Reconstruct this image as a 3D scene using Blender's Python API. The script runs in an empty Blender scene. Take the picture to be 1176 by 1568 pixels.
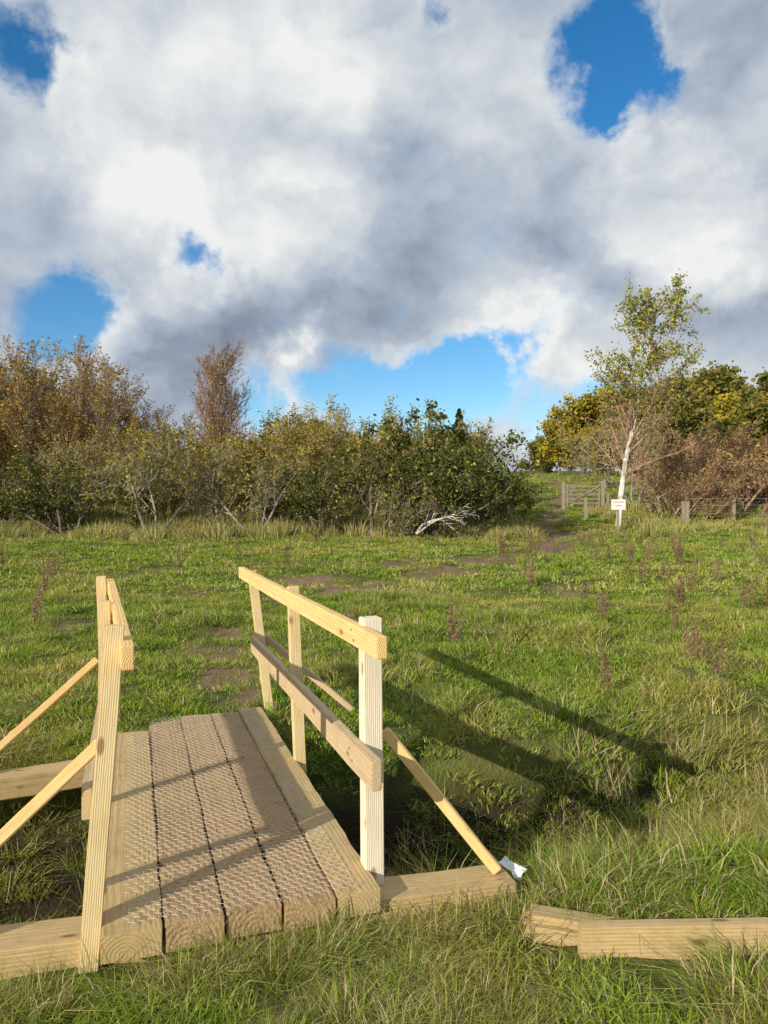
import bpy, bmesh, math, random
import numpy as np
from mathutils import Vector, Matrix, noise
random.seed(7); rng=np.random.default_rng(7)
scene=bpy.context.scene
scene.view_settings.view_transform='Standard'
scene.view_settings.look='None'
scene.view_settings.exposure=0
CAMZ=1.53
def link(o): scene.collection.objects.link(o); return o

# ---------------------------------------------------------------- terrain
ANG=math.radians(18.5)
U=(-math.sin(ANG),math.cos(ANG)); V=(-math.cos(ANG),-math.sin(ANG)); F=(-0.02,3.06)
def L(a,b,z=0): return Vector((F[0]+a*U[0]+b*V[0],F[1]+a*U[1]+b*V[1],z))
def toab(x,y):
    dx,dy=x-F[0],y-F[1]; return dx*U[0]+dy*U[1], dx*V[0]+dy*V[1]
HY=[-400,2,3,4.5,6,9,14,20,25,32,45,60,100,180,500]
HZ=[-1,-.17,-.16,-.15,-.1,.08,.26,.48,.72,1.5,2.9,4.3,7,10,14]
def sm(e0,e1,x):
    t=min(1,max(0,(x-e0)/(e1-e0))); return t*t*(3-2*t)
def nz(x,y,s,o=0): return noise.noise(Vector((x*s+o,y*s-o,o*1.7)))
def terr(x,y):
    z=float(np.interp(y,HY,HZ))
    a,b=toab(x,y)
    c=1.32+0.2*math.sin(b*0.7+.4)
    dep=.95 if -1<b<2 else (.95-.4*sm(1,3.5,-b) if b<0 else .95-.3*sm(2,4,b))
    if abs(b)<25:
        z-=dep*math.exp(-((a-c)/.9)**6)*(1-.8*sm(6,14,abs(b)))
    z+=.05*nz(x,y,.9,3)+.03*nz(x,y,3.1,9)
    if y>4: z+=.12*nz(x,y,.16,5)*sm(6,15,y)+.09*nz(x,y,1.5,7)*sm(5,8,y)
    z-=.04*soil(x,y)
    return z
PATH=[(-1.6,11),(-.6,13.2),(1.2,14.8),(2.6,17),(4.2,20.5),(5.6,24),(6.0,27),(6.9,31),(8.6,36),(10.5,43),(12,52),(12.6,62)]
PATH2=[(-6.5,15),(-3,16.4),(.5,16.2),(3.2,18.5)]
SOIL=[(-1.9,9.0,.5),(-1.45,7.2,.36),(-1.2,6.6,.25),(-.38,2.72,.16),(-3.9,9.5,.35),(-.9,8.2,.25),(1.3,9.2,.25),(-3.2,12,.5),(3,12.5,.5),(-1.5,14,.6),(-1.7,8,.25),(4.2,19.5,.7),(5.7,25,.8)]
def soil(x,y):
    s=0
    if 9<y<64:
        for PP,w in ((PATH,.9),(PATH2,.5)):
            for i in range(len(PP)-1):
                x0,y0=PP[i];x1,y1=PP[i+1]
                t=((x-x0)*(x1-x0)+(y-y0)*(y1-y0))/((x1-x0)**2+(y1-y0)**2); t=min(1,max(0,t))
                d=math.hypot(x-x0-t*(x1-x0),y-y0-t*(y1-y0))
                s=max(s,w*(1-sm(.15,.85,d+.75*nz(x,y,1.1,2))))
    for (sx,sy,r) in SOIL:
        d=math.hypot((x-sx),(y-sy)*.7)
        if d<r*3: s=max(s,.85*(1-sm(r*.4,r*1.2,d+.9*r*nz(x,y,3,2))))
    return s

# ---------------------------------------------------------------- node helpers
def mat(name):
    m=bpy.data.materials.new(name); m.use_nodes=True
    nt=m.node_tree; nt.nodes.clear()
    return m,nt
def N(nt,t,**k):
    n=nt.nodes.new(t)
    for a,b in k.items(): setattr(n,a,b)
    return n
def setin(nt,n,key,v):
    s=n.inputs[key]
    if isinstance(v,bpy.types.NodeSocket): nt.links.new(v,s)
    else: s.default_value=v
def MA(nt,op,a,b=0.0,c=None,clamp=False):
    n=N(nt,'ShaderNodeMath',operation=op,use_clamp=clamp)
    setin(nt,n,0,a)
    if b is not None: setin(nt,n,1,b)
    if c is not None: setin(nt,n,2,c)
    return n.outputs[0]
def MR(nt,v,a,b,c=0.,d=1.,smooth=True):
    n=N(nt,'ShaderNodeMapRange'); 
    if smooth: n.interpolation_type='SMOOTHSTEP'
    setin(nt,n,0,v); n.inputs[1].default_value=a;n.inputs[2].default_value=b;n.inputs[3].default_value=c;n.inputs[4].default_value=d
    return n.outputs[0]
def MIX(nt,f,a,b,bt='MIX'):
    n=N(nt,'ShaderNodeMix',data_type='RGBA',blend_type=bt)
    setin(nt,n,0,f); 
    for i,v in ((6,a),(7,b)):
        if isinstance(v,bpy.types.NodeSocket): nt.links.new(v,n.inputs[i])
        else: n.inputs[i].default_value=(*v,1) if len(v)==3 else v
    return n.outputs[2]
def NOISE(nt,vec,scale,detail=4,rough=.55,dist=0):
    n=N(nt,'ShaderNodeTexNoise'); 
    if vec is not None: nt.links.new(vec,n.inputs['Vector'])
    n.inputs['Scale'].default_value=scale;n.inputs['Detail'].default_value=detail;n.inputs['Roughness'].default_value=rough;n.inputs['Distortion'].default_value=dist
    return n
def finish(nt,col,rough=.8,bump=None,bs=.3,bd=.01,spec=.2):
    out=N(nt,'ShaderNodeOutputMaterial'); p=N(nt,'ShaderNodeBsdfPrincipled')
    setin(nt,p,'Base Color',col if isinstance(col,bpy.types.NodeSocket) else (*col,1))
    setin(nt,p,'Roughness',rough); p.inputs['Specular IOR Level'].default_value=spec
    if bump is not None:
        b=N(nt,'ShaderNodeBump'); b.inputs['Strength'].default_value=bs;b.inputs['Distance'].default_value=bd
        nt.links.new(bump,b.inputs['Height']); nt.links.new(b.outputs[0],p.inputs['Normal'])
    nt.links.new(p.outputs[0],out.inputs[0])
def simple(nt,col,tr=0):
    out=N(nt,'ShaderNodeOutputMaterial'); d=N(nt,'ShaderNodeBsdfDiffuse'); nt.links.new(col,d.inputs[0])
    if tr>0:
        t=N(nt,'ShaderNodeBsdfTranslucent'); nt.links.new(col,t.inputs[0]); mx=N(nt,'ShaderNodeMixShader'); mx.inputs[0].default_value=tr
        nt.links.new(d.outputs[0],mx.inputs[1]);nt.links.new(t.outputs[0],mx.inputs[2]);nt.links.new(mx.outputs[0],out.inputs[0])
    else: nt.links.new(d.outputs[0],out.inputs[0])

def leafmat(name,c1,c2,c3=None,tr=.25,wscale=.4):
    m,nt=mat(name); g=N(nt,'ShaderNodeNewGeometry')
    r=g.outputs['Random Per Island']
    n=NOISE(nt,g.outputs['Position'],wscale,1)
    f=MA(nt,'ADD',MA(nt,'MULTIPLY',r,.6),MA(nt,'MULTIPLY',n.outputs[0],.5),clamp=True)
    col=MIX(nt,f,c1,c2)
    if c3: col=MIX(nt,MR(nt,r,.82,.86),col,c3)
    simple(nt,col,tr); return m
def barkmat(name,c1,c2,scale=8):
    m,nt=mat(name); g=N(nt,'ShaderNodeNewGeometry')
    n=NOISE(nt,g.outputs['Position'],scale,2)
    col=MIX(nt,MR(nt,n.outputs[0],.35,.65),c1,c2); simple(nt,col); return m

def grassmat(name,straw):
    m,nt=mat(name); g=N(nt,'ShaderNodeNewGeometry'); r=g.outputs['Random Per Island']; P=g.outputs['Position']
    n1=NOISE(nt,P,.5,4,.6); n2=NOISE(nt,P,2.6,2)
    green=MIX(nt,MR(nt,n2.outputs[0],.3,.7),(.10,.215,.015),(.24,.37,.033))
    green=MIX(nt,MA(nt,'MULTIPLY',r,.8),green,(.34,.43,.055))
    yel=MIX(nt,r,(.42,.39,.07),(.54,.47,.14))
    col=MIX(nt,MR(nt,n1.outputs[0],.42,.68,0,.8),green,yel)
    r2=MA(nt,'FRACT',MA(nt,'MULTIPLY',r,17.31))
    thr=MA(nt,'ADD',MA(nt,'MULTIPLY',n2.outputs[0],.6),straw-.3)
    f=MA(nt,'LESS_THAN',r2,thr)
    st=MIX(nt,r,(.54,.42,.21),(.74,.64,.37)); st=MIX(nt,MR(nt,r,.72,.77),st,(.2,.13,.065))
    col=MIX(nt,f,col,st)
    simple(nt,col,.3); return m
GM=grassmat('grass_green',.11); GS=grassmat('grass_straw',.62)

# ---------------------------------------------------------------- ground sheet
def build_ground():
    def axis(segs):
        v=[];
        for a,b,s in segs:
            n=max(1,int(round((b-a)/s))); v+=list(np.linspace(a,b,n,endpoint=False))
        v.append(segs[-1][1]); return v
    xs=axis([(-500,-100,50),(-100,-30,7),(-30,-12,1),(-12,-5,.35),(-5,5,.09),(5,14,.3),(14,40,1.2),(40,100,7),(100,500,50)])
    ys=axis([(-300,-20,40),(-20,1,1.5),(1,8,.09),(8,16,.2),(16,36,.4),(36,80,1.5),(80,200,10),(200,600,50)])
    nx,ny=len(xs),len(ys); vs=[];so=[]
    for y in ys:
        for x in xs:
            vs.append((x,y,terr(x,y))); so.append(soil(x,y))
    fs=[(j*nx+i,j*nx+i+1,(j+1)*nx+i+1,(j+1)*nx+i) for j in range(ny-1) for i in range(nx-1)]
    me=bpy.data.meshes.new('ground'); me.from_pydata(vs,[],fs)
    at=me.attributes.new('soil','FLOAT','POINT'); at.data.foreach_set('value',so)
    me.polygons.foreach_set('use_smooth',[True]*len(fs))
    o=link(bpy.data.objects.new('ground',me))
    m,nt=mat('ground_mat'); g=N(nt,'ShaderNodeNewGeometry'); P=g.outputs['Position']
    n=NOISE(nt,P,7,6,.65); n2=NOISE(nt,P,.5,3); n3=NOISE(nt,P,45,3)
    c=MIX(nt,MR(nt,n.outputs[0],.35,.7),(.045,.06,.014),(.13,.16,.03))
    c=MIX(nt,MR(nt,n2.outputs[0],.35,.7,0,.6),c,(.19,.18,.05))
    a=N(nt,'ShaderNodeAttribute'); a.attribute_name='soil'
    soilc=MIX(nt,n.outputs[0],(.11,.065,.035),(.38,.25,.16))
    c=MIX(nt,a.outputs['Fac'],c,soilc)
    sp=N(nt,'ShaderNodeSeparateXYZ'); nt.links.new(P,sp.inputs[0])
    c=MIX(nt,MR(nt,sp.outputs[2],-.7,-.28,1,0),c,(.035,.026,.015))  # ditch shade painted into the ground colour, darker with depth
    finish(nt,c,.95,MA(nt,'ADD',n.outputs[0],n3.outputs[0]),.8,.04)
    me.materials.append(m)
build_ground()

# ---------------------------------------------------------------- scatter via geometry nodes
def proto_coll(name,meshes):
    c=bpy.data.collections.new(name)
    for i,me in enumerate(meshes):
        c.objects.link(bpy.data.objects.new(f'{name}_{i:02d}',me))
    return c
def scatter(name,coll,pts,rots,scl,idx):
    me=bpy.data.meshes.new(name); me.from_pydata([tuple(p) for p in pts],[],[])
    a=me.attributes.new('rot','FLOAT_VECTOR','POINT'); a.data.foreach_set('vector',np.array(rots,dtype=np.float32).ravel())
    a=me.attributes.new('scl','FLOAT_VECTOR','POINT'); a.data.foreach_set('vector',np.array(scl,dtype=np.float32).ravel())
    a=me.attributes.new('idx','INT','POINT'); a.data.foreach_set('value',np.array(idx,dtype=np.int32))
    o=link(bpy.data.objects.new(name,me))
    ng=bpy.data.node_groups.new(name+'_gn','GeometryNodeTree')
    ng.interface.new_socket('Geometry',in_out='INPUT',socket_type='NodeSocketGeometry')
    ng.interface.new_socket('Geometry',in_out='OUTPUT',socket_type='NodeSocketGeometry')
    gi=ng.nodes.new('NodeGroupInput');go=ng.nodes.new('NodeGroupOutput')
    ip=ng.nodes.new('GeometryNodeInstanceOnPoints'); ci=ng.nodes.new('GeometryNodeCollectionInfo')
    ci.inputs['Collection'].default_value=coll; ci.inputs['Separate Children'].default_value=True; ci.inputs['Reset Children'].default_value=True
    def na(t,nm):
        n=ng.nodes.new('GeometryNodeInputNamedAttribute'); n.data_type=t; n.inputs['Name'].default_value=nm; return n.outputs['Attribute']
    ng.links.new(gi.outputs[0],ip.inputs['Points']); ng.links.new(ci.outputs[0],ip.inputs['Instance'])
    ip.inputs['Pick Instance'].default_value=True
    ng.links.new(na('INT','idx'),ip.inputs['Instance Index'])
    ng.links.new(na('FLOAT_VECTOR','rot'),ip.inputs['Rotation']); ng.links.new(na('FLOAT_VECTOR','scl'),ip.inputs['Scale'])
    ng.links.new(ip.outputs[0],go.inputs[0])
    md=o.modifiers.new('scatter','NODES'); md.node_group=ng
    return o

# ---------------------------------------------------------------- grass clumps
def clump(name,n,r,h0,h1,w,lean,mats,straw=.0,curl=.6,comb=0):
    vs=[];fs=[];mi=[]
    for k in range(n):
        ph=random.uniform(0,2*math.pi); rr=r*math.sqrt(random.random())
        bx,by=rr*math.cos(ph),rr*math.sin(ph)
        h=random.uniform(h0,h1)*(1-.35*rr/r); 
        th=ph+random.gauss(0,.9); ln=abs(random.gauss(lean,lean*.5))
        if comb and random.random()<comb: th=random.gauss(0,.5)
        dx,dy=math.cos(th),math.sin(th); fa=random.uniform(0,math.pi); wx,wy=math.cos(fa)*w/2,math.sin(fa)*w/2
        b=len(vs); ww=random.uniform(.6,1.2)
        for t,q in ((0,1),(.55,.8)):
            d=h*ln*(t**(1+curl)); z=h*t*(1-.28*ln*t)
            vs.append((bx+dx*d-wx*q*ww,by+dy*d-wy*q*ww,z-.02)); vs.append((bx+dx*d+wx*q*ww,by+dy*d+wy*q*ww,z-.02))
        d=h*ln; vs.append((bx+dx*d,by+dy*d,max(.01,h*(1-.38*ln))-.02))
        fs+=[(b,b+1,b+3,b+2),(b+2,b+3,b+4)]
        q=1 if random.random()<straw else 0; mi+=[q,q]
    me=bpy.data.meshes.new(name); me.from_pydata(vs,[],fs)
    for m in mats: me.materials.append(m)
    me.polygons.foreach_set('material_index',mi); return me
def dock(name,h,n=5):
    vs=[];fs=[]
    for s in range(n):
        x=random.uniform(-.06,.06);y=random.uniform(-.06,.06);hh=h*random.uniform(.6,1);lx=random.gauss(0,.1);ly=random.gauss(0,.1)
        for ang in (0,1.57):
            b=len(vs);wx,wy=.004*math.cos(ang),.004*math.sin(ang)
            vs+=[(x-wx,y-wy,0),(x+wx,y+wy,0),(x+lx+wx,y+ly+wy,hh),(x+lx-wx,y+ly-wy,hh)];fs.append((b,b+1,b+2,b+3))
        for k in range(60):
            t=random.uniform(.25,1); s_=.012*random.uniform(.6,1.4); spr=.03*(1.15-t)+.008
            c=Vector((x+lx*t+random.gauss(0,spr),y+ly*t+random.gauss(0,spr),hh*t+random.gauss(0,.01)))
            d1=Vector((random.gauss(0,1),random.gauss(0,1),random.gauss(0,1))).normalized()*s_; d2=d1.orthogonal().normalized()*s_
            b=len(vs); vs+=[tuple(c-d1),tuple(c+d2),tuple(c+d1),tuple(c-d2)];fs.append((b,b+1,b+2,b+3))
    me=bpy.data.meshes.new(name);me.from_pydata(vs,[],fs)
    me.materials.append(DOCKM);return me
DOCKM=leafmat('dock_seed',(.18,.11,.07),(.34,.23,.15))
MS=[GM,GS]
near=[clump('gn',42,.075,.04,.13,.0048,.9,MS,.12) for _ in range(4)]+[clump('gt',70,.09,.12,.27,.0042,1.,MS,.5,comb=.4) for _ in range(3)]+[clump('gs',90,.12,.2,.42,.004,.9,MS,.92,comb=.45) for _ in range(2)]
mid=[clump('mn',60,.15,.035,.10,.009,.9,MS,.10) for _ in range(4)]+[clump('mt',80,.14,.09,.21,.008,.9,MS,.5,comb=.3) for _ in range(3)]+[clump('ms',80,.14,.18,.36,.007,.8,MS,.95,comb=.3) for _ in range(2)]
far=[clump('fn',80,.34,.035,.11,.02,.9,MS,.12) for _ in range(4)]+[clump('ft',90,.28,.09,.21,.017,.7,MS,.5) for _ in range(3)]+[clump('fs',100,.3,.35,.65,.016,.4,MS,1.) for _ in range(2)]
CN=proto_coll('grass_clump_fine',near);CM=proto_coll('grass_clump_mid',mid);CF=proto_coll('grass_clump_coarse',far)
def spread(name,coll,y0,y1,dens,scale=1,marg=1.5,extra=()):
    P=[];R=[];S=[];I=[]
    W1=.6*y1+marg; n=int(dens*(y1-y0)*2*W1)
    for _ in range(n):
        y=random.uniform(y0,y1); x=random.uniform(-W1,W1)
        if abs(x)>.6*y+marg: continue
        a,b=toab(x,y)
        if -.08<a<3.0 and -.03<b<1.1: continue
        if -.07<a<.27 and -.66<b<2: continue
        if .5<x<2.4 and 2.76<y<3.02: continue
        if .8<x<2.4 and 2.55<y<2.76 and random.random()<.5: continue
        front=-.2<a<-.07 and -.6<b<1.9
        s=soil(x,y)
        if random.random()<s*.92: continue
        hollow=(.3<a<2.25 and -.95<b<1.9)
        if hollow and random.random()<.9: continue
        t=nz(x,y,.5,1)*.6+nz(x,y,1.9,6)*.6
        ditch=math.exp(-((a-1.3)/1.1)**2)
        if (b<-.85 or b>1.5) and not hollow: t+=.7*ditch
        if x>1.0 and 3<y<8: t+=.06
        if y<3.0 and x<.7: t-=.04
        if y<3 and x>1.1: t+=.3
        if 5<y<22: t-=.1
        if y>22 and x<5: t+=.55*sm(22,24,y)
        if y>24 and x>8.5: t+=.35
        if y>34: t-=.5
        if t>.6: k=random.choice((7,8,4))
        elif t>.2: k=random.choice((4,5,6,6))
        else: k=random.choice((0,1,2,3)) if random.random()<.95 else 4
        sc=scale*random.uniform(.75,1.35)
        sc*=(1-.4*s)
        if y<2.95 and k>3 and x<.9: sc*=.6
        if front: sc*=.9
        P.append((x,y,terr(x,y))); R.append((random.gauss(0,.12),random.gauss(0,.12),random.uniform(0,6.28)))
        S.append((sc,sc,sc*random.uniform(.8,1.2))); I.append(k)
    for (x,y,k,sc) in extra:
        P.append((x,y,terr(x,y)));R.append((random.gauss(0,.1),random.gauss(0,.1),random.uniform(0,6.28)));S.append((sc,sc,sc));I.append(k)
    scatter(name,coll,P,R,S,I)
ex=[]
for _ in range(190):
    b=-random.uniform(.8,4.5); a=random.uniform(.35,2.1); p=L(a,b); ex.append((p.x,p.y,random.choice((7,8,8,5)),random.uniform(.9,1.6)))
for _ in range(60):
    b=random.uniform(1.3,3); a=random.uniform(.3,2.3); p=L(a,b); ex.append((p.x,p.y,random.choice((4,5,6,8)),random.uniform(.8,1.3)))
for bc,nn in ((.78,16),(.42,16),(.22,22),(-.1,14),(-.45,8),(1.35,10),(1.6,8)):
    for _ in range(nn):
        p=L(random.uniform(-.2,-.08),bc+random.gauss(0,.09)); ex.append((p.x,p.y,random.choice((4,5,6,7)),random.uniform(.6,.9)))
for _ in range(8):
    p=L(random.uniform(-.2,.0),-.7+random.gauss(0,.05)); ex.append((p.x,p.y,random.choice((4,5,7)),random.uniform(.6,.9)))
spread('meadow_grass',CN,1.7,5.2,290,1.0,.8,ex)
spread('meadow_grass.001',CM,5.2,12,85)
spread('meadow_grass.002',CF,12,34,15,1.,2.5)
spread('meadow_grass.003',CF,34,70,2.2,1.7,2)
dk=proto_coll('dock_stalk',[dock('dk%d'%i,.6) for i in range(4)])
P=[];R=[];S=[];I=[]
fix=[(.72,8.2),(-.4,8.6),(4.6,14),(4.2,10.5),(3.1,7.5),(1.95,6.6),(3.0,6.7),(-4.3,9.3),(4.9,12),(3.5,9),(6,13.5),(5.6,11.5),(-6.2,14)]
for (x,y) in fix+[(random.uniform(2.5,11),random.uniform(9,22)) for _ in range(70)]+[(random.uniform(-9,2),random.uniform(10,24)) for _ in range(12)]:
    P.append((x,y,terr(x,y)));R.append((0,0,random.uniform(0,6)));s=random.uniform(.45,1.0);S.append((s,s,s));I.append(random.randrange(4))
scatter('dock_weeds',dk,P,R,S,I)

# ---------------------------------------------------------------- trees
def tubes(polys):
    vs=[];fs=[]
    for pts,rad,k in polys:
        n=len(pts); b=len(vs)
        for i in range(n):
            d=(pts[min(i+1,n-1)]-pts[max(i-1,0)]).normalized()
            a=d.cross(Vector((.31,.2,.93)) if abs(d.z)<.9 else Vector((1,0,0))).normalized(); c=d.cross(a)
            for j in range(k):
                q=2*math.pi*j/k; vs.append(tuple(pts[i]+(a*math.cos(q)+c*math.sin(q))*rad[i]))
        for i in range(n-1):
            for j in range(k):
                j2=(j+1)%k; fs.append((b+i*k+j,b+i*k+j2,b+(i+1)*k+j2,b+(i+1)*k+j))
    return vs,fs
def rv(s): return Vector((random.gauss(0,s),random.gauss(0,s),random.gauss(0,s)))
def leaves_at(P,size,flat=1.):
    n=len(P); P=np.array(P); d1=rng.normal(size=(n,3)); d1/=np.linalg.norm(d1,axis=1)[:,None]
    d2=np.cross(d1,rng.normal(size=(n,3))); d2/=np.linalg.norm(d2,axis=1)[:,None]
    s=(size*rng.uniform(.5,1.3,n))[:,None]; d1*=s*.5; d2*=s*.36
    return np.stack([P-d1,P+d2,P+d1,P-d2],1).reshape(-1,3)
def mktree(name,seed,bark,leaf,stems=1,H=6,r0=.1,nch=(10,7,5),ang=(50,45,40),ratio=(.5,.5,.5),up=(.1,.1,.1),wob=(.1,.15,.2),tmin=(.3,.15,.1),
           sang=15,nleaf=5000,lsize=.09,ljit=.08,lmin=0,leaflvl=2,trunk=None,minr=.006,sbase=.15,twig=None):
    random.seed(seed); polys=[];tw=[];lv_=[]
    def br(p,d,Ln,r,lvl,path=None):
        n=6 if lvl==0 else (4 if lvl==1 else 3)
        pts=[p.copy()]
        if path: pts=[Vector(q) for q in path]; n=len(pts)-1; d=(pts[-1]-pts[0]).normalized()
        else:
            for i in range(n):
                d=(d+rv(wob[min(lvl,len(wob)-1)])+Vector((0,0,up[min(lvl,len(up)-1)]))).normalized(); p=p+d*(Ln/n); pts.append(p)
        e=.25 if lvl<len(nch) else .5
        rad=[max(minr*.7,r*(1-(1-e)*i/n)) for i in range(n+1)]
        k=7 if lvl==0 else (4 if lvl==1 else 3)
        polys.append((pts,rad,k)); lv_.extend([1 if (twig and lvl>=1) else 0]*(n*k))
        if lvl>=leaflvl: tw.append(pts)
        if lvl<len(nch):
            for c in range(nch[lvl]):
                t=tmin[lvl]+(1-tmin[lvl])*((c+random.random())/nch[lvl]); i=min(n-1,int(t*n)); f=t*n-i
                q=pts[i].lerp(pts[i+1],f); dd=(pts[i+1]-pts[i]).normalized()
                o=dd.orthogonal().normalized(); o.rotate(Matrix.Rotation(random.uniform(0,6.28),3,dd))
                A=math.radians(ang[lvl]*random.uniform(.7,1.25)); cd=dd*math.cos(A)+o*math.sin(A)
                if lvl==0 and cd.z<-.1: cd.z=abs(cd.z)*.3
                br(q,cd,Ln*ratio[lvl]*(1.15-.65*t)*random.uniform(.7,1.2),max(minr,rad[i]*.5),lvl+1)
    for s in range(stems):
        if trunk: br(Vector(trunk[0]),Vector((0,0,1)),H,r0,0,trunk)
        else:
            az=random.uniform(0,6.28); A=math.radians(sang*random.uniform(.3,1.3)) if stems>1 else math.radians(4)
            d=Vector((math.sin(A)*math.cos(az),math.sin(A)*math.sin(az),math.cos(A)))
            br(Vector((sbase*math.cos(az)*(stems>1),sbase*math.sin(az)*(stems>1),-.15)),d,H*random.uniform(.75,1)*.85,r0*random.uniform(.6,1),0)
    vs,fs=tubes(polys); mi=[2*q for q in lv_]
    LP=[]
    zmax=max(v[2] for v in vs)
    while len(LP)<nleaf and tw:
        pts=random.choice(tw); i=random.randrange(len(pts)-1)
        q=pts[i].lerp(pts[i+1],random.random())+rv(ljit)
        if q.z<.25: continue
        if q.z/zmax<lmin*random.uniform(.8,1.15): continue
        LP.append(tuple(q))
    b=len(vs)
    if LP:
        lv=leaves_at(LP,lsize); vs+= [tuple(v) for v in lv]; k=len(LP)
        fs+=[(b+4*i,b+4*i+1,b+4*i+2,b+4*i+3) for i in range(k)]; mi+=[1]*k
    me=bpy.data.meshes.new(name); me.from_pydata(vs,[],fs); me.materials.append(bark);me.materials.append(leaf)
    if twig: me.materials.append(twig)
    me.polygons.foreach_set('material_index',mi)
    me['h']=zmax
    return me
bk_dark=barkmat('bark_dark',(.10,.08,.06),(.21,.18,.14)); bk_grey=barkmat('bark_grey',(.20,.17,.13),(.38,.34,.27))
bk_red=barkmat('bark_red',(.25,.15,.10),(.42,.29,.2)); bk_birch=barkmat('bark_birch',(.75,.71,.64),(.38,.31,.25),4)
bk_brown=barkmat('bark_brown',(.24,.165,.09),(.42,.31,.18))
lf_haw=leafmat('leaf_hawthorn',(.055,.07,.018),(.14,.155,.035),(.40,.37,.08))
lf_olive=leafmat('leaf_olive',(.18,.165,.035),(.38,.32,.065),(.48,.38,.08))
lf_rust=leafmat('leaf_rust',(.23,.145,.035),(.44,.28,.06),(.52,.42,.09))
lf_yel=leafmat('leaf_yellow',(.26,.21,.03),(.55,.42,.05),(.15,.19,.04))
lf_oak=leafmat('leaf_oak',(.10,.115,.03),(.24,.23,.055),(.38,.25,.06))
lf_dk=leafmat('leaf_conifer',(.03,.05,.02),(.065,.09,.035))
lf_red=leafmat('leaf_redbrown',(.32,.19,.08),(.50,.32,.13),(.42,.38,.1))
lf_birch=leafmat('leaf_birch',(.18,.22,.04),(.38,.39,.08),(.52,.44,.09))
haw=[mktree('haw%d'%i,20+i,bk_dark,lf_haw,stems=5,H=4,r0=.07,nch=(7,6,5),ang=(60,50,45),ratio=(.6,.5,.45),up=(.0,.05,.05),wob=(.2,.25,.3),tmin=(.2,.15,.1),sang=34,nleaf=6500,lsize=.105,ljit=.09,leaflvl=1,sbase=.3) for i in range(3)]
bare=[mktree('bare%d'%i,40+i,bk_grey,lf_olive,stems=3,H=4,r0=.05,nch=(9,7,6),ang=(55,50,45),ratio=(.55,.5,.45),up=(.03,.05,.05),wob=(.15,.2,.25),tmin=(.25,.15,.1),sang=25,nleaf=2200,lsize=.08,ljit=.06) for i in range(2)]
rust=[mktree('rust%d'%i,50+i,[bk_grey,bk_brown,bk_red][i],lf_rust,stems=3,H=7,r0=.055,nch=(17,8,5),ang=(27,28,28),ratio=(.33,.5,.5),up=(.05,.2,.17),wob=(.06,.1,.12),tmin=(.2,.15,.1),sang=9,nleaf=[2600,3600,1300][i],lsize=.09,ljit=.10,leaflvl=1,sbase=.5) for i in range(3)]
wil=[mktree('wil%d'%i,60+i,bk_brown,lf_olive,stems=6,H=5,r0=.05,nch=(9,6,4),ang=(30,32,30),ratio=(.4,.5,.5),up=(.04,.17,.16),wob=(.08,.12,.14),tmin=(.15,.15,.1),sang=20,nleaf=3500,lsize=.085,ljit=.10,leaflvl=1,sbase=.5) for i in range(2)]
oak=[mktree('oak%d'%i,70+i,bk_dark,[lf_oak,lf_yel][i%2],stems=1,H=6,r0=.2,nch=(12,8,4),ang=(62,50,45),ratio=(.6,.5,.45),up=(.05,.08,.05),wob=(.08,.2,.25),tmin=(.2,.15,.1),nleaf=5500,lsize=.25,ljit=.22,leaflvl=1) for i in range(4)]
redb=[mktree('red%d'%i,80+i,bk_red,lf_red,stems=9,H=3,r0=.03,nch=(9,6,4),ang=(32,32,30),ratio=(.4,.5,.5),up=(.03,.13,.12),wob=(.1,.13,.16),tmin=(.1,.1,.1),sang=26,nleaf=1800,lsize=.075,ljit=.09,leaflvl=1,sbase=.5) for i in range(2)]
brc=[mktree('mbirch',91,bk_grey,lf_red,stems=3,H=7,r0=.08,nch=(24,9,6),ang=(32,34,30),ratio=(.34,.5,.5),up=(.05,.15,.12),wob=(.04,.12,.14),tmin=(.3,.15,.1),sang=6,nleaf=2500,lsize=.07,ljit=.06,twig=bk_red)]
def conifer():
    random.seed(5); vs,fs=tubes([([Vector((0,0,-.1)),Vector((0,0,4))],[.07,.01],5)]); mi=[0]*len(fs); LP=[]
    for k in range(6000):
        t=random.random()**1.3; z=.3+3.7*t; az=random.uniform(0,6.28); lay=.75+.25*math.sin(z*14+az*2)
        r=(1.35*(1-t)+.05)*lay*math.sqrt(random.random()); LP.append((r*math.cos(az),r*math.sin(az),z-.25*r))
    b=len(vs); lv=leaves_at(LP,.1); vs+=[tuple(v) for v in lv]; fs+=[(b+4*i,b+4*i+1,b+4*i+2,b+4*i+3) for i in range(len(LP))]; mi+=[1]*len(LP)
    me=bpy.data.meshes.new('conifer');me.from_pydata(vs,[],fs);me.materials.append(bk_dark);me.materials.append(lf_dk);me.polygons.foreach_set('material_index',mi);me['h']=4.; return me
con=conifer()
random.seed(77)
def put(name,me,x,y,h,wx=1.,dz=0):
    s=h/me['h']; o=link(bpy.data.objects.new(name,me)); o.location=(x,y,terr(x,y)+dz); o.rotation_euler=(0,0,random.uniform(0,6.28)); o.scale=(s*wx,s*wx,s); return o
for x,y,h,w in [(-14.5,25,2.9,1.2),(-12.4,25.4,2.8,1.2),(-10.4,25,2.6,1.2),(-8.9,26,2.5,1.1),(-3.4,25.6,2.3,1.1),(-1.9,25,2.9,1.),(-.5,24.4,3.9,1.),(.9,24.8,4.4,.95),(2.1,26,3.6,.9),(3.0,28,3.2,.8)]:
    put('hawthorn_tree',random.choice(haw),x,y,h,w)
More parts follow.
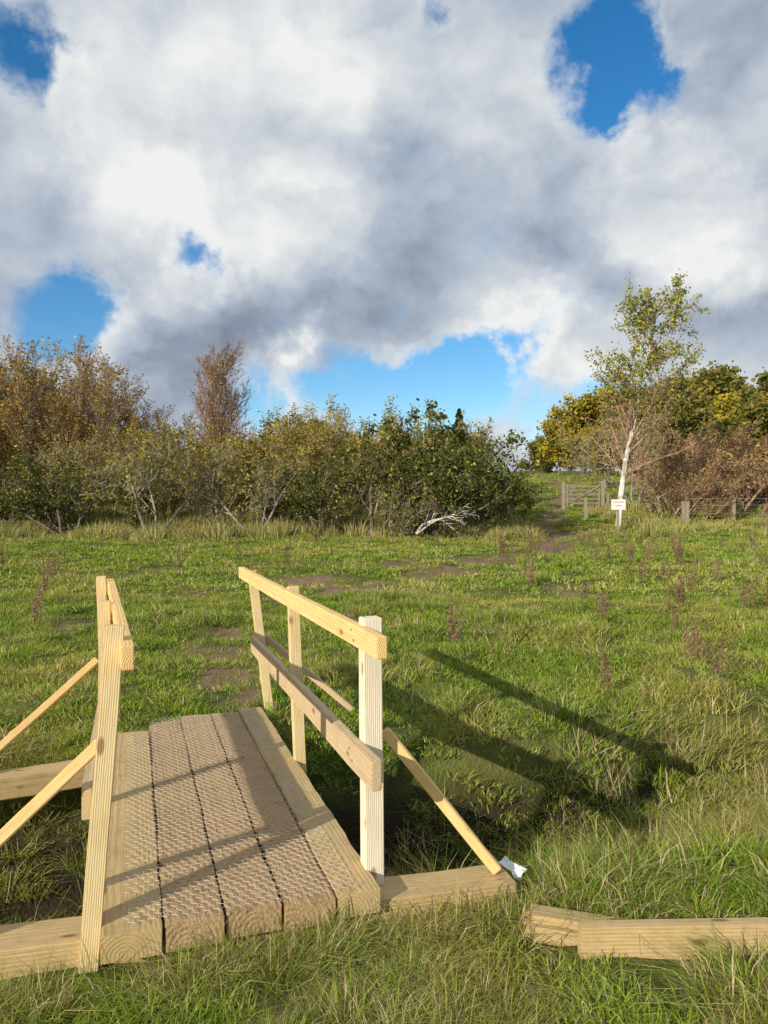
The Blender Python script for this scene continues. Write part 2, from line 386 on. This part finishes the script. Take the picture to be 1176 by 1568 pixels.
for x,y,h,w in [(-7.2,23.7,3.7,.9),(-5.4,25,3.4,1.),(-4.2,24.4,2.9,1.),(-8.8,27,3.6,1),(.4,23.8,2.2,.9),(3.9,31,4.2,.75),(11.9,36,4.2,.9),(14.4,42,5.2,.9),(13.8,46,5.2,.9),(-11.5,26.5,3.6,1)]:
    put('scrub_tree',random.choice(bare),x,y,h,w)
put('bare_birch_tree',brc[0],-6.5,30.5,6.9,1.15)
put('spruce_tree',con,3.3,33,4.4,1.1)
put('russet_bush',redb[0],12.1,29,1.7,1.3)
def belt(name,meshes,items):
    c=proto_coll(name+'_plant',meshes); P=[];R=[];S=[];I=[]
    for x,y,h,w in items:
        k=random.randrange(len(meshes)); s=h/meshes[k]['h']
        P.append((x,y,terr(x,y)));R.append((0,0,random.uniform(0,6.28)));S.append((s*w,s*w,s));I.append(k)
    scatter(name,c,P,R,S,I)
it=[]
for i in range(26):
    y=28+11*((i*7)%26)/26; px=-.62+.33*(i+.5)/26+random.gauss(0,.01); x=px*y
    top=.225 if px<-.35 else .165
    it.append((x,y,(CAMZ+y*top*random.uniform(.78,1.0))-terr(x,y),1.3))
belt('birch_woodland',rust,it)
it=[]
for i in range(19):
    y=27.5+9*((i*5)%19)/19; px=-.31+.33*(i+.5)/19; x=px*y
    it.append((x,y,(CAMZ+y*(.147 if px>-.17 else .125)*random.uniform(.85,1.03))-terr(x,y),1.3))
for i in range(4):
    y=random.uniform(30,35); px=.04+.024*i; x=px*y
    it.append((x,y,(CAMZ+y*.115*random.uniform(.75,1.03))-terr(x,y),.9))
belt('willow_thicket',wil,it)
it=[]
for i in range(24):
    y=30+11*((i*7)%24)/24; px=.375+.3*(i+.5)/24; x=px*y
    it.append((x,y,(CAMZ+y*.125*random.uniform(.45,1.05))-terr(x,y),1.35))
belt('brown_scrub',redb,it)
for x,y,h,k in [(16.4,62,6.6,1),(14.9,64,4.6,1),(18.6,64,7.0,3),(21.6,62,6.6,0),(25,66,8.4,2),(29,68,8.6,0),(33,70,8.,0),(28,84,9,2),(38,84,11.4,2),(43,88,12,0),(49,92,12.4,0),(38,70,6.5,2),(42,76,7,0),(13.6,70,3.6,0),(35,78,8,3)]:
    put('oak_tree',oak[k],x,y,h,1.1)
it=[]
for i in range(26):
    y=random.uniform(100,140); x=(.2+.5*(i+.5)/26)*y
    it.append((x,y,random.uniform(11,14)*(.35+.65*sm(.25,.42,x/y)),1.3))
for i in range(18):
    y=random.uniform(42,55); x=(-.75+.85*(i+.5)/18)*y
    it.append((x,y,random.uniform(3,4.),1.5))
belt('distant_woodland',[oak[0],oak[2],oak[3]],it)
tb=mktree('birchR',113,bk_birch,lf_birch,H=8.3,r0=.12,trunk=[(0,0,-.2),(.12,0,1.2),(.3,.05,2.4),(.62,.1,3.8),(.8,.05,5.2),(1.2,0,6.6),(1.4,0,7.9)],
  nch=(36,8,6),ang=(55,45,40),ratio=(.33,.5,.55),up=(0,.09,-.04),wob=(.1,.15,.2),tmin=(.22,.15,.1),nleaf=6400,lsize=.11,ljit=.09,lmin=.56,minr=.005,twig=bk_red)
o=link(bpy.data.objects.new('silver_birch_tree',tb)); o.location=(8.4,27,terr(8.4,27))
def dead(name,seed,x,y,h,rot):
    me=mktree(name+'_m',seed,bk_birch if seed==300 else bk_grey,lf_olive,stems=2,H=2.6,r0=.05,nch=(7,4),ang=(50,45),ratio=(.5,.5),up=(0,0,0),wob=(.2,.2),tmin=(.2,.1),sang=30,nleaf=0)
    o=link(bpy.data.objects.new(name,me)); o.location=(x,y,terr(x,y)+.1); o.rotation_euler=rot; return o
dead('fallen_branch',300,1.2,23.4,2,(0,math.radians(65),0)); dead('fallen_branch',301,13.4,25.5,2,(0,math.radians(60),.4)); dead('fallen_branch',302,10.4,28.5,2,(0,math.radians(-60),.6))

# ---------------------------------------------------------------- wood
def woodmat(name,c1,c2,c3,rs=38,rough=.75,bumps=.35,stain=.0,dk=(.05,.035,.02),ring=.7):
    m,nt=mat(name); tc=N(nt,'ShaderNodeTexCoord'); oi=N(nt,'ShaderNodeObjectInfo')
    add=N(nt,'ShaderNodeVectorMath',operation='ADD'); nt.links.new(tc.outputs['Object'],add.inputs[0])
    cmb=N(nt,'ShaderNodeCombineXYZ'); nt.links.new(MA(nt,'MULTIPLY',oi.outputs['Random'],9.),cmb.inputs[0]); cmb.inputs[2].default_value=.03
    nt.links.new(MA(nt,'MULTIPLY_ADD',oi.outputs['Random'],.16,-.08),cmb.inputs[1])
    nt.links.new(cmb.outputs[0],add.inputs[1]); v=add.outputs[0]
    mp=N(nt,'ShaderNodeMapping'); mp.inputs['Scale'].default_value=(.12,1,1); nt.links.new(v,mp.inputs[0])
    w=N(nt,'ShaderNodeTexWave',wave_type='RINGS',rings_direction='X'); nt.links.new(mp.outputs[0],w.inputs[0])
    w.inputs['Scale'].default_value=rs; w.inputs['Distortion'].default_value=2.2; w.inputs['Detail'].default_value=3; w.inputs['Detail Scale'].default_value=.6
    mp2=N(nt,'ShaderNodeMapping'); mp2.inputs['Scale'].default_value=(3,60,60); nt.links.new(v,mp2.inputs[0])
    fib=NOISE(nt,mp2.outputs[0],3,4); big=NOISE(nt,v,5,4,.6)
    c=MIX(nt,MA(nt,'MULTIPLY',w.outputs['Fac'],ring),c1,c2); c=MIX(nt,MR(nt,fib.outputs[0],.35,.7,0,.6),c,c3)
    c=MIX(nt,MR(nt,big.outputs[0],.45,.75,0,.45),c,c2)
    mp3=N(nt,'ShaderNodeMapping'); mp3.inputs['Scale'].default_value=(3.2,8,8); nt.links.new(v,mp3.inputs[0])
    vo=N(nt,'ShaderNodeTexVoronoi'); vo.inputs['Scale'].default_value=1.; nt.links.new(mp3.outputs[0],vo.inputs['Vector'])
    c=MIX(nt,MR(nt,vo.outputs['Distance'],.07,.15,.8,0),c,(c2[0]*.4,c2[1]*.33,c2[2]*.3))
    if stain>0:
        st=NOISE(nt,v,14,5,.7); c=MIX(nt,MR(nt,st.outputs[0],.48,.72,0,stain),c,dk)
    h=MA(nt,'ADD',w.outputs['Fac'],MA(nt,'MULTIPLY',fib.outputs[0],2.)); 
    if stain>.3: h=MA(nt,'ADD',h,MA(nt,'MULTIPLY',NOISE(nt,v,40,4,.7).outputs[0],6))
    finish(nt,c,rough,h,bumps,.003); return m
W_rail=woodmat('wood_rail',(.84,.56,.22),(.68,.41,.15),(.90,.69,.36),stain=.12,dk=(.4,.25,.12),ring=.6)
W_post=woodmat('wood_post_pale',(.80,.70,.53),(.66,.53,.35),(.86,.78,.62),ring=.45)
W_post2=woodmat('wood_post',(.74,.57,.29),(.58,.42,.19),(.8,.65,.38),ring=.5)
W_grey=woodmat('wood_midrail',(.58,.43,.25),(.42,.30,.16),(.66,.51,.32),ring=.5)
W_slp=woodmat('wood_sleeper',(.52,.375,.175),(.38,.26,.11),(.62,.47,.25),rs=22,stain=.3,dk=(.24,.17,.085),ring=.5)
W_deck=woodmat('wood_deck',(.46,.31,.16),(.35,.225,.11),(.56,.40,.22),rs=16,rough=.95,bumps=.8,stain=.5,dk=(.21,.14,.075),ring=.2)
def empty(name,loc=(0,0,0)):
    e=bpy.data.objects.new(name,None); link(e); e.location=loc; return e
def beam(name,p0,p1,w,h,m,parent,up=(0,0,1),bev=.004,warp=.004,roll=0,sub=1):
    p0=Vector(p0);p1=Vector(p1); d=p1-p0; Ln=d.length; x=d.normalized(); upv=Vector(up)
    y=upv.cross(x).normalized(); z=x.cross(y)
    bm=bmesh.new(); bmesh.ops.create_cube(bm,size=1)
    for v in bm.verts: v.co=Vector((v.co.x*Ln,v.co.y*w,v.co.z*h))
    bmesh.ops.bevel(bm,geom=bm.edges[:],offset=bev,segments=2,affect='EDGES')
    long=[e for e in bm.edges if abs(e.verts[0].co.x-e.verts[1].co.x)>Ln*.6]
    bmesh.ops.subdivide_edges(bm,edges=long,cuts=8 if sub==1 else 60)
    sd=random.uniform(0,99)
    for v in bm.verts:
        t=v.co.x*1.6
        v.co.y+=warp*noise.noise(Vector((t,sd,0)))*1.8+warp*.35*noise.noise(Vector((v.co.x*9,v.co.z*9,sd)))
        v.co.z+=warp*noise.noise(Vector((t,0,sd)))*1.8+warp*.35*noise.noise(Vector((v.co.x*9,sd,v.co.y*9)))
        if sub>1: v.co.y+=.006*noise.noise(Vector((v.co.x*14,sd,v.co.y*3))); v.co.z+=.004*noise.noise(Vector((v.co.x*10,v.co.y*12,sd)))
    me=bpy.data.meshes.new(name); bm.to_mesh(me); bm.free(); me.materials.append(m)
    o=link(bpy.data.objects.new(name,me))
    M=Matrix((x,y,z)).transposed().to_4x4(); M.translation=(p0+p1)/2
    if roll: M=M@Matrix.Rotation(roll,4,'X')
    o.matrix_world=M
    if parent: o.parent=parent; o.matrix_parent_inverse=parent.matrix_world.inverted(); o.matrix_world=M
    return o
br=empty('wooden_footbridge')
bw=[(0,.178,2.97,-.015),(.187,.391,2.93,-.02),(.400,.611,2.9,-.008),(.620,.839,2.82,-.02),(.848,1.06,2.6,-.03)]
for i,(b0,b1,a1,a0) in enumerate(bw):
    zt=[.006,-.004,0,-.003,.0][i]; m=W_slp if i in(0,4) else W_deck
    beam('deck_board_%d'%(i+1),L(a0,(b0+b1)/2,zt-.05),L(a1,(b0+b1)/2,zt-.05),b1-b0,.10,m,br,bev=.003,warp=.004,sub=2)
beam('front_sleeper',L(.08,-.63,-.135),L(.24,1.95,-.125),.2,.13,W_slp,br,bev=.008,warp=.008)
beam('rear_sleeper_a',(-3.0,4.32,-.17),(-1.6,5.07,-.16),.2,.13,W_slp,br,bev=.008)
beam('rear_sleeper_b',(-1.3,5.72,-.15),(-.2,6.05,-.15),.2,.13,W_slp,br,bev=.008)
n_=Vector((U[0],U[1],0))
def post(nm,a,b,s,m): return beam(nm,a,b,s,s,m,br,up=n_,warp=.003)
post('post_r1',(-.05,3.25,-.45),(-.06,3.25,1.075),.083,W_post)
post('post_r2',(-.485,4.65,-.85),(-.565,4.65,1.07),.068,W_post2)
post('post_r3',(-.88,5.97,-.3),(-1.06,6.02,1.06),.068,W_post2)
post('post_l1',(-1.105,2.78,-.3),(-1.02,2.85,1.10),.072,W_post2)
post('post_l2',(-1.475,3.95,-.8),(-1.475,3.97,1.06),.06,W_post2)
post('post_l3',(-1.90,5.17,-.3),(-1.96,5.2,1.085),.065,W_post2)
beam('handrail_right',(-.005,2.95,.995),(-1.17,6.15,1.035),.045,.09,W_rail,br)
beam('handrail_left',(-.925,2.72,1.0),(-1.96,5.38,1.01),.045,.09,W_rail,br)
beam('midrail_right',(-.03,2.97,.485),(-1.05,6.03,.47),.042,.125,W_grey,br)
beam('midrail_left',L(.14,1.115,.42),L(2.6,1.12,.44),.04,.12,W_grey,br)
beam('brace_r1',(.0,3.33,.56),(.50,3.315,-.05),.045,.045,W_rail,br,up=(0,1,0))
beam('brace_r2',(-.96,6.07,.52),(-.25,6.05,-.07),.045,.045,W_grey,br,up=(0,1,0))
beam('brace_l1',(-1.07,2.85,.66),(-1.80,2.56,-.05),.045,.06,W_rail,br,up=(0,1,0))
beam('brace_l2',(-1.96,5.13,.52),(-2.55,4.55,-.09),.045,.055,W_rail,br,up=(0,1,0))
m_metal,nt=mat('galvanised_wire'); finish(nt,(.50,.46,.38),.7)
m_nail,nt=mat('nail_head'); finish(nt,(.10,.09,.08),.5)
def screws():
    bm=bmesh.new()
    def disc(p,n,r=.006):
        p=Vector(p);n=Vector(n).normalized();a=n.orthogonal().normalized();c=n.cross(a)
        bm.faces.new([bm.verts.new(p+(a*math.cos(q)+c*math.sin(q))*r) for q in [k*math.pi/4 for k in range(8)]])
    nn=Vector((V[0],V[1],0))
    for (x,y,z) in [(-.11,3.25,1.0),(-.61,4.65,1.015),(-1.12,6.0,1.03),(-.12,3.25,.485),(-.60,4.65,.48)]:
        for dx in (-.02,.02):
            disc(Vector((x,y,z+dx))+nn*.03+Vector((U[0],U[1],0))*dx,nn)
    me=bpy.data.meshes.new('screw_heads');bm.to_mesh(me);bm.free();me.materials.append(m_nail);o=link(bpy.data.objects.new('screw_heads',me));o.parent=br
screws()
def wire():
    vs=[];fs=[]; s=.0225; w=.0008; hx=s*math.sqrt(3)
    def jit(a,b): return (a+.004*noise.noise(Vector((a*25,b*25,3))),b+.004*noise.noise(Vector((a*25,b*25,7))))
    def seg(a0,b0,a1,b1,w=w):
        a0,b0=jit(a0,b0);a1,b1=jit(a1,b1)
        p=L(a0,b0);q=L(a1,b1); z0=.011+.004*noise.noise(Vector((a0*8,b0*8,1)));z1=.011+.004*noise.noise(Vector((a1*8,b1*8,1)))
        p.z=z0;q.z=z1; d=(q-p).normalized(); n=Vector((-d.y,d.x,0))*w; b=len(vs)
        for r in (p,q):
            vs.append(tuple(r-n));vs.append(tuple(r+n));vs.append((r.x,r.y,r.z+w*1.6))
        for j in range(3):
            k=(j+1)%3; fs.append((b+j,b+k,b+3+k,b+3+j))
    # hexagonal netting laid in three strips along the deck; each cell: one twisted edge along, two diagonals
    j=0; a=-.005
    while a<2.86:
        off=(j%2)*hx/2; b=.09
        while b<.95:
            bb=b+off
            if not(a>2.5 and bb>.82):
                seg(a,bb,a+s,bb,.0010)
                seg(a+s,bb,a+1.5*s,bb+hx/2); seg(a+s,bb,a+1.5*s,bb-hx/2)
            b+=hx
        a+=1.5*s; j+=1
    me=bpy.data.meshes.new('chicken_wire');me.from_pydata(vs,[],fs);me.materials.append(m_metal)
    o=link(bpy.data.objects.new('chicken_wire',me)); o.parent=br
wire()
ls=empty('timber_edging',(1.4,2.93,-.15))
bpy.context.view_layer.update()
beam('face_board',(.745,2.86,-.165),(2.6,2.90,-.155),.06,.25,W_slp,ls,bev=.004)
beam('end_log',(.56,3.03,-.13),(1.1,2.98,-.19),.15,.12,W_slp,ls,bev=.03)
m_w,nt=mat('white_plastic'); finish(nt,(.75,.76,.78),.5)
bm=bmesh.new(); g=[[bm.verts.new((i*.028+random.gauss(0,.005),j*.02+random.gauss(0,.005),.012*math.sin(i*1.4+j)+random.gauss(0,.004))) for i in range(5)] for j in range(4)]
for j in range(3):
    for i in range(4): bm.faces.new((g[j][i],g[j][i+1],g[j+1][i+1],g[j+1][i]))
me=bpy.data.meshes.new('paper_scrap');bm.to_mesh(me);bm.free();me.materials.append(m_w);o=link(bpy.data.objects.new('paper_scrap',me));o.location=(.52,3.38,-.055);o.rotation_euler=(.3,.45,-.5)

# ---------------------------------------------------------------- gate, fence, signs
W_old=woodmat('wood_old',(.30,.25,.19),(.2,.165,.12),(.40,.35,.28))
gx,gy=8.05,33; gz=terr(8.8,33)
gate=empty('field_gate',(8.8,gy,gz)); bpy.context.view_layer.update()
for i in range(5): beam('bar_%d'%i,(gx,gy,gz+.25+.19*i),(gx+1.45,gy+.2,gz+.25+.19*i),.03,.07,W_old,gate)
beam('stile_1',(gx,gy,gz+.1),(gx,gy,gz+1.1),.06,.07,W_old,gate,up=(0,1,0)); beam('stile_2',(gx+1.45,gy+.2,gz+.1),(gx+1.45,gy+.2,gz+1.1),.06,.07,W_old,gate,up=(0,1,0))
beam('diagonal',(gx,gy-.05,gz+.25),(gx+1.45,gy+.15,gz+1.),.03,.07,W_old,gate)
beam('gatepost_1',(gx-.17,gy,gz-.3),(gx-.17,gy,gz+1.2),.13,.13,W_old,gate,up=(0,1,0)); beam('gatepost_2',(gx+1.62,gy+.2,gz-.3),(gx+1.62,gy+.2,gz+1.25),.13,.13,W_old,gate,up=(0,1,0))
fen=empty('wire_fence',(12,28.5,terr(12,28.5))); bpy.context.view_layer.update()
fp=[(9.9,33.3),(7.9,29.4),(11.0,27.3),(11.25,28.2),(13.2,28.4),(15.2,28.6),(17.2,28.8),(19.2,29)]
for i,(x,y) in enumerate(fp): 
    z=terr(x,y); beam('fence_post_%d'%i,(x,y,z-.3),(x+random.gauss(0,.03),y,z+random.uniform(.75,1.0)),.11,.11,W_old,fen,up=(0,1,0))
for i in range(3,len(fp)-1):
    for h in (.35,.65,.9):
        (x0,y0),(x1,y1)=fp[i],fp[i+1]; beam('wire_%d_%d'%(i,int(h*100)),(x0,y0-.07,terr(x0,y0)+h),(x1,y1-.07,terr(x1,y1)+h),.006,.006,m_metal,fen,bev=.001,warp=.002)
m_sw,nt=mat('sign_white'); finish(nt,(.72,.72,.70),.5)
m_sr,nt=mat('sign_red'); finish(nt,(.55,.22,.2),.5)
def sign(x,y,w,h,zc,txt=True):
    z=terr(x,y); s=empty('notice_sign',(x,y,z)); bpy.context.view_layer.update()
    beam('sign_post',(x,y,z-.2),(x,y,z+zc+h*.6),.07,.07,W_old,s,up=(0,1,0))
    beam('panel',(x-w/2,y-.05,z+zc),(x+w/2,y-.05,z+zc),.012,h,m_sw,s,bev=.002,warp=.0)
    if txt:
        for k,(q,ww) in enumerate(((.25,.7),(-.1,.4))):
            beam('lettering_%d'%k,(x-w*ww/2,y-.061,z+zc+h*q),(x+w*ww/2,y-.061,z+zc+h*q),.004,h*.07,m_sr,s,bev=.0005,warp=0)
sign(8.1,26,.5,.36,.95); sign(8.75,27.8,.22,.3,.8,False)

# ---------------------------------------------------------------- light & sky
EL=math.radians(21.5); AZ=math.radians(40)
d=Vector((math.sin(AZ)*math.cos(EL),math.cos(AZ)*math.cos(EL),-math.sin(EL)))
sl=bpy.data.lights.new('sun','SUN'); sl.energy=5; sl.angle=math.radians(.5); sl.color=(1,.92,.78)
so=link(bpy.data.objects.new('sun',sl)); so.rotation_euler=d.to_track_quat('-Z','Y').to_euler()
w=bpy.data.worlds.new('World'); scene.world=w; w.use_nodes=True; nt=w.node_tree; nt.nodes.clear()
sky=N(nt,'ShaderNodeTexSky',sky_type='NISHITA'); sky.sun_disc=False; sky.sun_elevation=EL; sky.sun_rotation=math.radians(220)
sky.air_density=1.; sky.dust_density=.3; sky.ozone_density=2.5
tc=N(nt,'ShaderNodeTexCoord'); D=tc.outputs['Generated']
def VM(op,a,b=None,s=None):
    n=N(nt,'ShaderNodeVectorMath',operation=op); setin(nt,n,0,a)
    if b is not None: setin(nt,n,1,b)
    if s is not None: setin(nt,n,'Scale',s)
    return n
wn=NOISE(nt,D,6,6,.62); ws=VM('SUBTRACT',wn.outputs['Color'],(.5,.5,.5)).outputs[0]
Dw=VM('ADD',D,VM('SCALE',ws,s=.20).outputs[0]).outputs[0]
Dw2=VM('ADD',D,VM('SCALE',ws,s=.26).outputs[0]).outputs[0]
def sdir(px,py): return Vector(((px-588)/1150,1,(785-py)/1150)).normalized()
def blobs(lst,vec):
    acc=None
    for (px,py,s,wt) in lst:
        v=sdir(px,py); k=(1150/s)**2*.5
        dist=VM('DISTANCE',vec,tuple(v)).outputs['Value']
        e=MA(nt,'EXPONENT',MA(nt,'MULTIPLY',MA(nt,'MULTIPLY',dist,dist),-k),None)
        acc=MA(nt,'MULTIPLY',e,wt) if acc is None else MA(nt,'MULTIPLY_ADD',e,wt,acc)
    return acc
gap=blobs([(960,0,50,1.),(915,65,36,.8),(905,140,38,.9),(915,210,30,.8),(990,90,32,.65),(690,-5,30,.8),(5,95,38,1.),(125,465,46,1.1),(75,500,38,.7),(315,398,32,1.15),
 (395,590,30,1.05),(480,598,36,1.15),(570,602,40,1.2),(650,605,46,1.2),(640,535,24,.7),(690,560,32,.9),(760,550,40,1.15),(755,605,38,1.),(620,640,60,.9),(850,640,50,.7),(1130,600,50,.4)],Dw)
sep=N(nt,'ShaderNodeSeparateXYZ'); nt.links.new(D,sep.inputs[0])
mpn=N(nt,'ShaderNodeMapping'); mpn.inputs['Scale'].default_value=(1,1,1.5); mpn.inputs['Location'].default_value=(3.1,1.7,.4); nt.links.new(D,mpn.inputs[0])
C0=VM('ADD',mpn.outputs[0],VM('SCALE',ws,s=.12).outputs[0]).outputs[0]
n1=NOISE(nt,C0,5.0,6,.52); n2=NOISE(nt,VM('ADD',C0,(-.035,.0,.075)).outputs[0],5.0,4,.52)
outside=MR(nt,sep.outputs[1],.3,.65,1,0)
gapg=MA(nt,'MULTIPLY',MR(nt,wn.outputs[0],.52,.62,0,1),outside)
g=MA(nt,'ADD',MA(nt,'ADD',gap,gapg),MA(nt,'MULTIPLY',MA(nt,'SUBTRACT',.5,n1.outputs[0]),1.7))
g=MA(nt,'ADD',g,MA(nt,'MULTIPLY',MA(nt,'SUBTRACT',.5,wn.outputs[0]),1.8))
blue=MR(nt,g,.24,.98)
br_=blobs([(430,150,170,.20),(300,330,55,.24),(180,60,120,.12),(110,170,45,.22),(440,512,22,.5),(600,548,36,.22),(690,600,22,.5),(820,490,45,.36),(1085,440,50,.36),(1040,290,50,.22),(960,230,40,.24),(790,590,60,.34),(210,510,36,.2),(760,60,120,.12),(430,605,24,.4),(230,260,50,.14),
 (640,430,120,-.20),(350,500,70,-.18),(50,400,90,-.04),(1130,170,110,-.14),(800,340,70,-.06),(520,560,36,-.2),(60,550,60,-.18),(900,400,60,-.08),(250,570,50,-.14),(1140,540,50,-.12)],Dw2)
rel=MA(nt,'MULTIPLY',MA(nt,'SUBTRACT',n1.outputs[0],n2.outputs[0]),1.05)
Bv=MA(nt,'ADD',MA(nt,'ADD',br_,.635),MA(nt,'ADD',rel,MA(nt,'MULTIPLY',MA(nt,'SUBTRACT',n1.outputs[0],.5),.2)))
Bv=MA(nt,'ADD',Bv,MR(nt,g,0.,.5,0,.12))
cr=N(nt,'ShaderNodeValToRGB'); nt.links.new(Bv,cr.inputs[0]); el=cr.color_ramp.elements
el[0].position=.12;el[0].color=(.18,.22,.29,1);el[1].position=1.05;el[1].color=(.87,.88,.87,1)
for p,c in ((.38,(.29,.34,.43)),(.6,(.46,.52,.61)),(.8,(.65,.69,.73))):
    e=el.new(p); e.color=(*c,1)
hs=N(nt,'ShaderNodeHueSaturation'); hs.inputs['Saturation'].default_value=1.35; hs.inputs['Value'].default_value=1.; nt.links.new(sky.outputs[0],hs.inputs['Color'])
b1=N(nt,'ShaderNodeBackground'); b1.inputs[1].default_value=.15; nt.links.new(hs.outputs[0],b1.inputs[0])
b2=N(nt,'ShaderNodeBackground'); b2.inputs[1].default_value=1.; nt.links.new(cr.outputs[0],b2.inputs[0])
mx=N(nt,'ShaderNodeMixShader'); nt.links.new(blue,mx.inputs[0]); nt.links.new(b2.outputs[0],mx.inputs[1]);nt.links.new(b1.outputs[0],mx.inputs[2])
wo=N(nt,'ShaderNodeOutputWorld'); nt.links.new(mx.outputs[0],wo.inputs[0])
w.cycles.sampling_method='MANUAL'; w.cycles.sample_map_resolution=256

# ---------------------------------------------------------------- camera
cd=bpy.data.cameras.new('camera'); cd.sensor_fit='VERTICAL'; cd.sensor_height=36; cd.lens=26.4; cd.clip_end=2000; cd.clip_start=.05
co=link(bpy.data.objects.new('camera',cd)); co.location=(0,0,CAMZ); co.rotation_euler=(math.radians(90),0,0); scene.camera=co
